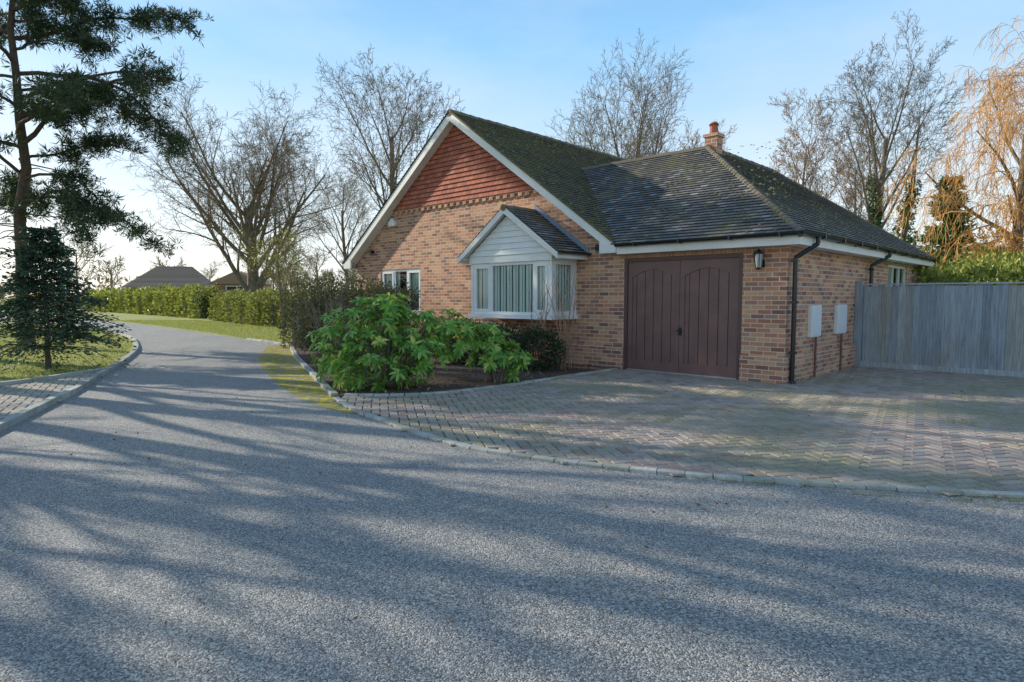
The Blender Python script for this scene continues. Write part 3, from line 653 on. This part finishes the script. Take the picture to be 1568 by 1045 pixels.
def pine(name,loc,seed,Ht=17.,extra=(),sc=1.):
    rg=random.Random(seed); tr=MB(); nd=MB()
    pts=[V((0,0,-.2))]; n=10
    for i in range(n): pts.append(V((rg.uniform(-.15,.15)+.02*i,rg.uniform(-.15,.15),Ht*(i+1)/n)))
    tr.tube(pts,[.26*(1-.8*i/n) for i in range(n+1)],10)
    def clump(p,s):
        for _ in range(28):
            d=V((rg.gauss(0,1),rg.gauss(0,1),rg.gauss(.3,.9))).normalized()
            nd.leaf(p+d*s*rg.uniform(0,.3),d,s*rg.uniform(.45,.95),.036,rg)
    def limb(z,az,L,droop,dens):
        p=V((0,0,z)); d=V((math.cos(az),math.sin(az),rg.uniform(.1,.5))).normalized(); P=[p]; R=[.07*L/6+.02]; ns=9
        for i in range(ns):
            d=(d+V((rg.uniform(-.25,.25),rg.uniform(-.25,.25),rg.uniform(-.25,.25)-droop*(i/ns)))).normalized(); p=p+d*L/ns; P.append(p); R.append(R[0]*(1-.85*(i+1)/ns))
        tr.tube(P,R,5)
        for i in range(3,ns+1):
            if rg.random()<.2: continue
            for j in range(dens):
                q=P[i-1].lerp(P[i],rg.random()); dd=(d+V((rg.uniform(-1.1,1.1),rg.uniform(-1.1,1.1),rg.uniform(-.75,.8)))).normalized()
                l=rg.uniform(.4,1.25); m_=q+dd*l*.5+V((0,0,.03)); e_=q+dd*l+V((0,0,rg.uniform(-.1,.15)))
                tr.tube([q,m_,e_],[.02,.014,.008],3)
                for k in range(4):
                    c_=q.lerp(e_,.35+.65*k/3)+V((rg.uniform(-.2,.2),rg.uniform(-.2,.2),rg.uniform(-.15,.25)))
                    clump(c_,rg.uniform(.25,.48))
    nb=22
    for i in range(nb):
        z=5.6+(Ht-5.8)*i/nb; az=i*2.4+rg.uniform(-.4,.4); f=(z/Ht)
        limb(z,az,(5.6 if f<.7 else 5.6*(1.15-f)/.45)*rg.uniform(.55,1.05),.28,4)
    for z,az,L,dr in extra: limb(z,az,L,dr,6)
    for _ in range(22):
        az=rg.uniform(0,6.28); z=rg.uniform(2.5,7.5); l=rg.uniform(.8,3.0); a=V((0,0,z)); d=V((math.cos(az),math.sin(az),rg.uniform(-.2,.2)))
        tr.tube([a,a+d*l*.5,a+d*l+V((0,0,-.3))],[.03,.02,.008],4)
    e=empty(name,loc); e.scale=(sc,sc,sc); tr.obj('trunk_and_branches',M_barkP,e,smooth=True); nd.obj('needles',M_needle,e); return e
pn=pine('pine_tree',(-13.9,18,0),4,17,extra=((10.3,.1,7,.15),(9.3,-.35,6.6,.2),(11.6,.4,6.2,.15),(7.6,-.1,7.4,.45),(12.6,-.1,6,.1),(6.3,-.5,4.6,.4),(8.6,.3,5.5,.3),(13.5,-.4,5,.1),(5.4,-.2,4.6,.5)),sc=.74)
def spruce(name,loc,Ht,Rb,seed,mat,z0=.35,leafL=.12,nl=46,nbr=9,lstep=.17,up=.15,droop=.22):
    rg=random.Random(seed); tr=MB(); nd=MB(); tr.tube([V((0,0,-.1)),V((0.02,0,Ht*.5)),V((0,0,Ht))],[Ht*.018,Ht*.012,.01],8)
    lv=int((Ht-z0)/lstep)
    for i in range(lv):
        z=z0+(Ht-z0)*i/lv; Rr=Rb*(1-(z-z0)/(Ht-z0))**.75+.1
        for j in range(nbr):
            az=rg.uniform(0,6.28); L=Rr*rg.uniform(.45,1.15); d=V((math.cos(az),math.sin(az),up+rg.uniform(-.2,.25)))
            a=V((0,0,z+rg.uniform(-.5,.5)*lstep)); m_=a+d*L*.5; e_=a+d*L+V((0,0,-L*droop)); tr.tube([a,m_,e_],[.014,.009,.004],3)
            for k in range(nl//2):
                t=rg.uniform(.12,1); q=(a.lerp(m_,t*2) if t<.5 else m_.lerp(e_,t*2-1))
                sd=V((-math.sin(az),math.cos(az),0))*rg.choice((-1,1)); q2=q+sd*rg.random()*L*.36*(1.15-t)+V((0,0,rg.uniform(-.06,.05)*L))
                dd=(d*.7+sd*rg.uniform(.2,1)+V((0,0,rg.uniform(-.7,.45)))).normalized()
                nd.leaf(q2,dd,leafL*rg.uniform(.7,1.3),leafL*.34,rg)
    e=empty(name,loc); tr.obj('trunk_and_branches',M_barkP,e); nd.obj('needles',mat,e); return e
spruce('spruce_tree',(-9.15,12.3,0),2.8,1.35,2,M_spruce,z0=.45,leafL=.10,nl=100,nbr=16,lstep=.15,up=.05)
spruce('conifer_tree',(21.0,30.5,0),7.2,1.7,6,M_conif,z0=.8,leafL=.30,nl=70,nbr=14,lstep=.4,up=.45,droop=.1)
YT=dict(BASE,max=4,kids=[9,7,6,4],start=[.3,.2,.2,.2],seg=[5,4,3,2,2],sides=[6,4,3,3,3],rmin=.008,split=1,len=[.6,.6,.5,.5,.5])
rg=random.Random(12); a=MB();t=MB();tips=[]; grow(a,t,V((0,0,0)),V((0,0,1)),3.0,.07,0,YT,rg,tips); lf=MB()
for ps,dd in tips[::2]: lf.leaf(ps[-1],dd,.10,.06,rg)
e=empty('young_tree',(-9.7,26.5,0)); a.obj('trunk',M_bark,e); t.obj('twigs',M_twig,e); lf.obj('leaves',M_laurel,e)

def hedge(name,pts,w,h,mat,dens,L,Wd,seed=1):
    rg=random.Random(seed); mb=MB(); core=MB()
    for i in range(len(pts)-1):
        a=V((*pts[i],0));c=V((*pts[i+1],0)); d=(c-a); ln=d.length; d.normalize(); n=V((-d.y,d.x,0))
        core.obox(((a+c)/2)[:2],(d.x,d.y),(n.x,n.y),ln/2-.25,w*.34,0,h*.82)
        cnt=int(dens*ln*(2*h+w))
        for _ in range(cnt):
            u=rg.random()*(2*h+w); s_=rg.random()*ln
            bumpy=.10*math.sin(s_*2.3+i)+.07*math.sin(s_*5.1)+.06*math.sin(s_*9.7+2)+.05*math.sin(u*4+s_)
            dp=rg.random()**2*.25
            if u<h: off=-w/2+dp-bumpy; z=u; nn=-n
            elif u<h+w: off=u-h-w/2; z=h-dp+bumpy*1.5+(rg.random()**4)*.22; nn=V((0,0,1))
            else: off=w/2-dp+bumpy; z=u-h-w; nn=n
            p=a+d*s_+n*off+V((0,0,max(.03,z)))
            dd=(nn+V((rg.uniform(-1,1),rg.uniform(-1,1),rg.uniform(-.6,1.1)))).normalized()
            mb.leaf(p,dd,L*rg.uniform(.6,1.4),Wd*rg.uniform(.7,1.3),rg)
        for q_,sg_ in ((a,-1),(c,1)):
            for _ in range(int(dens*w*h*1.3)):
                p=q_+n*rg.uniform(-w/2,w/2)+d*sg_*rg.uniform(-.2,.12)+V((0,0,rg.uniform(.03,h)))
                dd=(d*sg_+V((rg.uniform(-1,1),rg.uniform(-1,1),rg.uniform(-.6,1.1)))).normalized(); mb.leaf(p,dd,L*rg.uniform(.6,1.4),Wd*rg.uniform(.7,1.3),rg)
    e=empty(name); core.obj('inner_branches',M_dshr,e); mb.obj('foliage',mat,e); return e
hedge('clipped_hedge',[(-9.0,28.2),(-12,31),(-17.5,38)],1.3,1.4,M_hedge,170,.13,.09,1)
hedge('clipped_hedge',[(-20.0,41.5),(-28,50),(-44,66)],1.6,1.8,M_laurel,80,.2,.14,2)
hedge('beech_hedge',[(-6.1,18.0),(-5.0,17.0),(-3.9,16.3),(-2.7,15.0)],1.1,1.6,M_brownh,700,.06,.04,3)
hedge('laurel_hedge',[(9.6,17.5),(20,13)],2.4,2.0,M_laurel,150,.17,.08,4)
def shrub(name,loc,lobes,mat,L,Wd,n,seed,shell=.55,stems=True):
    rg=random.Random(seed); mb=MB(); st=MB()
    for c,rad in lobes:
        leafcloud(mb,c,rad,n,L,Wd,rg,shell)
        if stems:
            for _ in range(5): st.tube([V((rg.uniform(-.2,.2),rg.uniform(-.2,.2),0)),V(c)*.6+V((0,0,.05)),V(c)+V((rg.uniform(-.5,.5)*rad[0],rg.uniform(-.5,.5)*rad[1],rad[2]*.7))],[.02,.015,.006],5)
    e=empty(name,loc); mb.obj('foliage',mat,e)
    if stems: st.obj('stems',M_bark,e)
    return e
shrub('garden_shrub',(15.5,19.5,0),[((rg.uniform(-2.2,2.2),rg.uniform(-.5,.5),rg.uniform(1.4,2.2)),(1.1,.9,.7)) for _ in range(9)],M_laurel,.18,.10,650,5)
shrub('garden_shrub',(19,26,0),[((rg.uniform(-3,3),rg.uniform(-.5,.5),rg.uniform(1.5,2.9)),(1.2,1.0,.9)) for _ in range(9)],M_hedge,.22,.14,520,6)
shrub('beech_shrub',(17.6,21.3,0),[((rg.uniform(-1.8,1.8),rg.uniform(-.5,.5),rg.uniform(2.0,3.3)),(.9,.9,.8)) for _ in range(8)],M_beech,.12,.08,600,9,.35)
def rhodo(name,loc,lobes,seed,whorls):
    rg=random.Random(seed); mb=MB(); st=MB()
    for c,rad in lobes:
        for _ in range(whorls):
            d=V((rg.gauss(0,1),rg.gauss(0,1),rg.gauss(.25,.9))).normalized(); k=rg.uniform(.5,1.15)
            p=V(c)+V((d.x*rad[0],d.y*rad[1],d.z*rad[2]))*k
            if p.z<.06: continue
            ax=(d+V((rg.uniform(-.4,.4),rg.uniform(-.4,.4),.6))).normalized(); a1=perp(ax,rg)
            st.tube([p-ax*.18-V((d.x,d.y,0))*.08,p],[.006,.005],3)
            nl=rg.randint(7,11); el=rg.uniform(-.1,.6)
            for i in range(nl):
                r1=Quaternion(ax,6.283*i/nl+rg.uniform(-.2,.2))@a1
                dd=(r1+ax*(el+rg.uniform(-.25,.25))+V((0,0,-.12))).normalized()
                L=rg.uniform(.11,.17); W_=L*.32; s_=ax.cross(dd).normalized(); up=dd.cross(s_)*-1
                if up.dot(ax)<0: up=-up
                n=len(mb.v); q=[p,p+dd*L*.35+s_*W_*.5+up*.008,p+dd*L*.75+s_*W_*.42-V((0,0,.006)),p+dd*L-V((0,0,.025)),p+dd*L*.75-s_*W_*.42-V((0,0,.006)),p+dd*L*.35-s_*W_*.5+up*.008,p+dd*L*.5-up*.004]
                mb.v+=[tuple(x_) for x_ in q]
                mb.f+=[(n,n+1,n+6),(n+1,n+2,n+6),(n+2,n+3,n+6),(n+3,n+4,n+6),(n+4,n+5,n+6),(n+5,n,n+6)]
        for _ in range(7): st.tube([V((rg.uniform(-.15,.15),rg.uniform(-.15,.15),0)),V(c)*.55,V(c)+V((rg.uniform(-.6,.6)*rad[0],rg.uniform(-.6,.6)*rad[1],rad[2]*.5))],[.022,.016,.007],5)
    e=empty(name,loc); mb.obj('leaves',M_rho,e); st.obj('stems',M_bark,e); return e
rhodo('rhododendron_bush',(-1.9,9.65,0),[((-.85,.1,.62),(.42,.5,.5)),((-.2,-.15,.55),(.5,.45,.6)),((.45,-.2,.45),(.45,.4,.48)),((.45,.3,.85),(.5,.45,.42)),((-.5,.4,.95),(.42,.42,.4)),((1.0,.3,.78),(.36,.38,.4)),((-.1,-.55,.3),(.6,.3,.35)),((-.05,.2,1.1),(.36,.36,.34))],3,42)
rhodo('rhododendron_bush',(-.28,10.05,0),[((0,0,.5),(.42,.35,.36)),((-.15,.1,.75),(.3,.3,.25)),((.25,-.05,.42),(.28,.25,.25))],5,30)
shrub('evergreen_shrub',(.0,12.2,0),[((-.9,.6,.45),(.6,.45,.5)),((-.2,.1,.4),(.6,.45,.5)),((.5,-.5,.4),(.5,.4,.45))],M_dshr,.07,.04,2200,7)
shrub('evergreen_shrub',(-3.4,12.8,0),[((0,0,.45),(.5,.7,.45)),((.5,-1.0,.35),(.4,.5,.35))],M_brownh,.06,.035,2600,17)
def twiggy(name,loc,h,n,seed,sp=.5,mt=None):
    rg=random.Random(seed); st=MB()
    for _ in range(n):
        p=V((rg.uniform(-.12,.12),rg.uniform(-.12,.12),0)); d=V((rg.uniform(-sp,sp),rg.uniform(-sp,sp),1)).normalized(); P=[p]
        for i in range(6): d=(d+V((rg.uniform(-.14,.14),rg.uniform(-.14,.14),.03))).normalized(); p=p+d*h/6*rg.uniform(.8,1.1); P.append(p)
        st.tube(P,[.009*(1-.7*i/6)+.002 for i in range(7)],4)
        for q in P[2:]:
            for _ in range(2):
                e_=q+(d+V((rg.uniform(-.8,.8),rg.uniform(-.8,.8),rg.uniform(-.2,.5)))).normalized()*rg.uniform(.1,.35); st.tube([q,e_],[.004,.002],3)
    return st.obj(name,mt or M_twigR,loc=loc)
twiggy('bare_rose_shrub',(1.05,11.9,0),1.9,9,1,.22)
twiggy('bare_rose_shrub',(.45,12.1,0),1.5,7,2,.3)
twiggy('bare_shrub',(-3.1,11.9,0),1.2,26,3,.6,M_twigD); twiggy('bare_shrub',(-3.7,13.2,0),1.4,26,4,.6,M_twigD)

def blades(name,poly,n,h,seed):
    rg=random.Random(seed); mb=MB(); xs=[p[0] for p in poly]; ys=[p[1] for p in poly]; k=0
    while k<n:
        x=rg.uniform(min(xs),max(xs)); y=rg.uniform(min(ys),max(ys))
        if not inside((x,y),poly): continue
        k+=1; a=rg.uniform(0,3.14); w=.012; hh=h*rg.uniform(.5,1.3); q=len(mb.v)
        mb.v+=[(x-w*math.cos(a),y-w*math.sin(a),0),(x+w*math.cos(a),y+w*math.sin(a),0),(x+rg.uniform(-.04,.04),y+rg.uniform(-.04,.04),hh)]; mb.f.append((q,q+1,q+2))
    mb.obj(name,M_blade)
blades('lawn_grass',[(-7.85,11.6),(-8.2,12.75),(-9.7,15.8),(-11.35,18.7),(-13.7,22.1),(-18,27),(-24,32.7),(-26,22),(-12,8.8),(-8,9.7)],42000,.05,1)
blades('verge_grass',[(-6.4,18.5),(-8.55,20.7),(-12.6,25.5),(-17.8,31.3),(-24.5,38.2),(-19,38),(-12.5,31),(-9,27.5),(-6.0,21)],26000,.05,2)
mb=MB()
for _ in range(420):
    x=rng.uniform(-5,7); y=rng.uniform(1.8,9.5)
    d=V((rng.uniform(-1,1),rng.uniform(-1,1),rng.uniform(0,.3))).normalized(); mb.leaf(V((x,y,.012 if not inside((x,y),drive) else .036)),d,rng.uniform(.015,.045),rng.uniform(.008,.02))
for _ in range(2600):
    x=rng.uniform(-6,2.2); y=rng.uniform(8.4,17)
    if not inside((x,y),bed): continue
    d=V((rng.uniform(-1,1),rng.uniform(-1,1),rng.uniform(-.1,.5))).normalized(); mb.leaf(V((x,y,.045)),d,rng.uniform(.03,.08),rng.uniform(.02,.04))
mb.obj('fallen_leaves',M_litter)

# ---------------------------------------------------------------- distant house & woodland
DH=empty('distant_bungalow',(-37.0,66,0),math.radians(12)); DH.scale=(.8,.8,.95)
w=MB(); w.box(-4,5,0,8,0,2.5); w.obj('walls',M_brick,DH,uv=True)
w=MB(); w.coursed([(-4.5,-.5,2.5),(5.5,-.5,2.5),(3.0,4,5.0),(-1.5,4,5.0)],.3,.05,(0,-.55,1)); w.coursed([(5.5,-.5,2.5),(5.5,8.5,2.5),(3.0,4,5.0)],.3,.05,(1,0,1)); w.poly([(-4.5,8.5,2.5),(-4.5,-.5,2.5),(-1.5,4,5)]); w.poly([(5.5,8.5,2.5),(-4.5,8.5,2.5),(-1.5,4,5),(3.0,4,5)])
w.obj('roof',M_droof,DH)
w=MB()
for x in (-3,2): w.box(x,x+1.6,-.05,-.005,1.0,2.2)
w.obj('window_frames',M_white,DH)
w=MB()
for x in (-3,2): w.box(x+.1,x+.75,-.07,-.052,1.1,2.1); w.box(x+.85,x+1.5,-.07,-.052,1.1,2.1)
w.obj('window_panes',M_dark,DH)
AN=empty('garden_annexe',(-19.0,43.5,0),math.radians(10))
w=MB(); w.box(-1.6,1.6,0,3,0,2.3); w.obj('walls',M_brick,AN,uv=True)
w=MB(); w.prism([(-1.9,2.3),(1.9,2.3),(0,3.2)],-.3,3.3); w.obj('roof',M_droof,AN)
w=MB(); w.box(-.75,.75,-.06,-.005,1.25,2.2); w.obj('window_frame',M_white,AN)
w=MB(); w.box(-.65,-.05,-.08,-.062,1.33,2.12); w.box(.05,.65,-.08,-.062,1.33,2.12); w.obj('window_panes',M_dark,AN)
WD=dict(BASE,max=3,kids=[9,8,7],seg=[4,3,2,2],sides=[4,3,3,3],start=[.2,.2,.2],rmin=.035,split=9,len=[.6,.6,.55])
rg=random.Random(77); a=MB()
for i in range(80):
    an=rg.uniform(-1.0,1.0); R_=rg.uniform(80,150); grow(a,a,V((R_*math.sin(an),R_*math.cos(an),0)),V((0,0,1)),rg.uniform(4,7),.2,0,WD,rg)
a.obj('distant_woodland',M_dist)
mb=MB()
for i in range(140):
    an=-1.05+2.1*i/140+rg.uniform(-.01,.01); R_=rg.uniform(95,140); hh=rg.uniform(1.2,3.0)
    leafcloud(mb,(R_*math.sin(an),R_*math.cos(an),hh*.5),(rg.uniform(2,4),2,hh),150,.7,.4,rg,.4)
mb.obj('distant_bushes',M_dist)

# ---------------------------------------------------------------- sun, sky, camera
EL=math.radians(24); az=SD
sund=V((az.x*math.cos(EL),az.y*math.cos(EL),math.sin(EL)))
L=bpy.data.lights.new('sun','SUN'); L.energy=5; L.angle=math.radians(.5); L.color=(1,.91,.75)
lo=bpy.data.objects.new('sun',L); lo.rotation_euler=(-sund).to_track_quat('-Z','Y').to_euler(); scene.collection.objects.link(lo)
w=bpy.data.worlds.new('World'); scene.world=w; w.use_nodes=True; nt=w.node_tree; bg=nt.nodes['Background']
sk=nt.nodes.new('ShaderNodeTexSky'); sk.sky_type='NISHITA'; sk.sun_disc=False; sk.sun_elevation=EL; sk.sun_rotation=math.atan2(az.x,az.y)%(2*math.pi)
sk.air_density=1.0; sk.dust_density=1.2; sk.ozone_density=1.5; sk.altitude=0
# thin bright winter haze over the Nishita sky
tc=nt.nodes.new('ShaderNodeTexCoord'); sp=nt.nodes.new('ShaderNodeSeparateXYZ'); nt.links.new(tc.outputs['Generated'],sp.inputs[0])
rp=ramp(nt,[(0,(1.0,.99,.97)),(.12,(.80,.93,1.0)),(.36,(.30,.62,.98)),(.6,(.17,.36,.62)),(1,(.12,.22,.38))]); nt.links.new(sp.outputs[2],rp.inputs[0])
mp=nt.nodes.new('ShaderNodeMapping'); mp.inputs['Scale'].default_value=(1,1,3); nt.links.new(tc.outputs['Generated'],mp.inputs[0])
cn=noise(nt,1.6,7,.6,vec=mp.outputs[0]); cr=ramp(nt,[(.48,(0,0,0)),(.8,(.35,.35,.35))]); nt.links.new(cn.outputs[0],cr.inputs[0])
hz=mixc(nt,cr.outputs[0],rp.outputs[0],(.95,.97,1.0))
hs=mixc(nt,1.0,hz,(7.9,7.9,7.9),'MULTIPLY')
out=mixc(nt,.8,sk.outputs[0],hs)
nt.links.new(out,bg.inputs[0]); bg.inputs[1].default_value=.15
cam=bpy.data.cameras.new('camera'); co=bpy.data.objects.new('camera',cam); scene.collection.objects.link(co)
cam.sensor_width=36; cam.lens=22.04; cam.clip_end=3000; co.location=(0,0,1.4); co.rotation_euler=(math.radians(86),0,0)
scene.camera=co
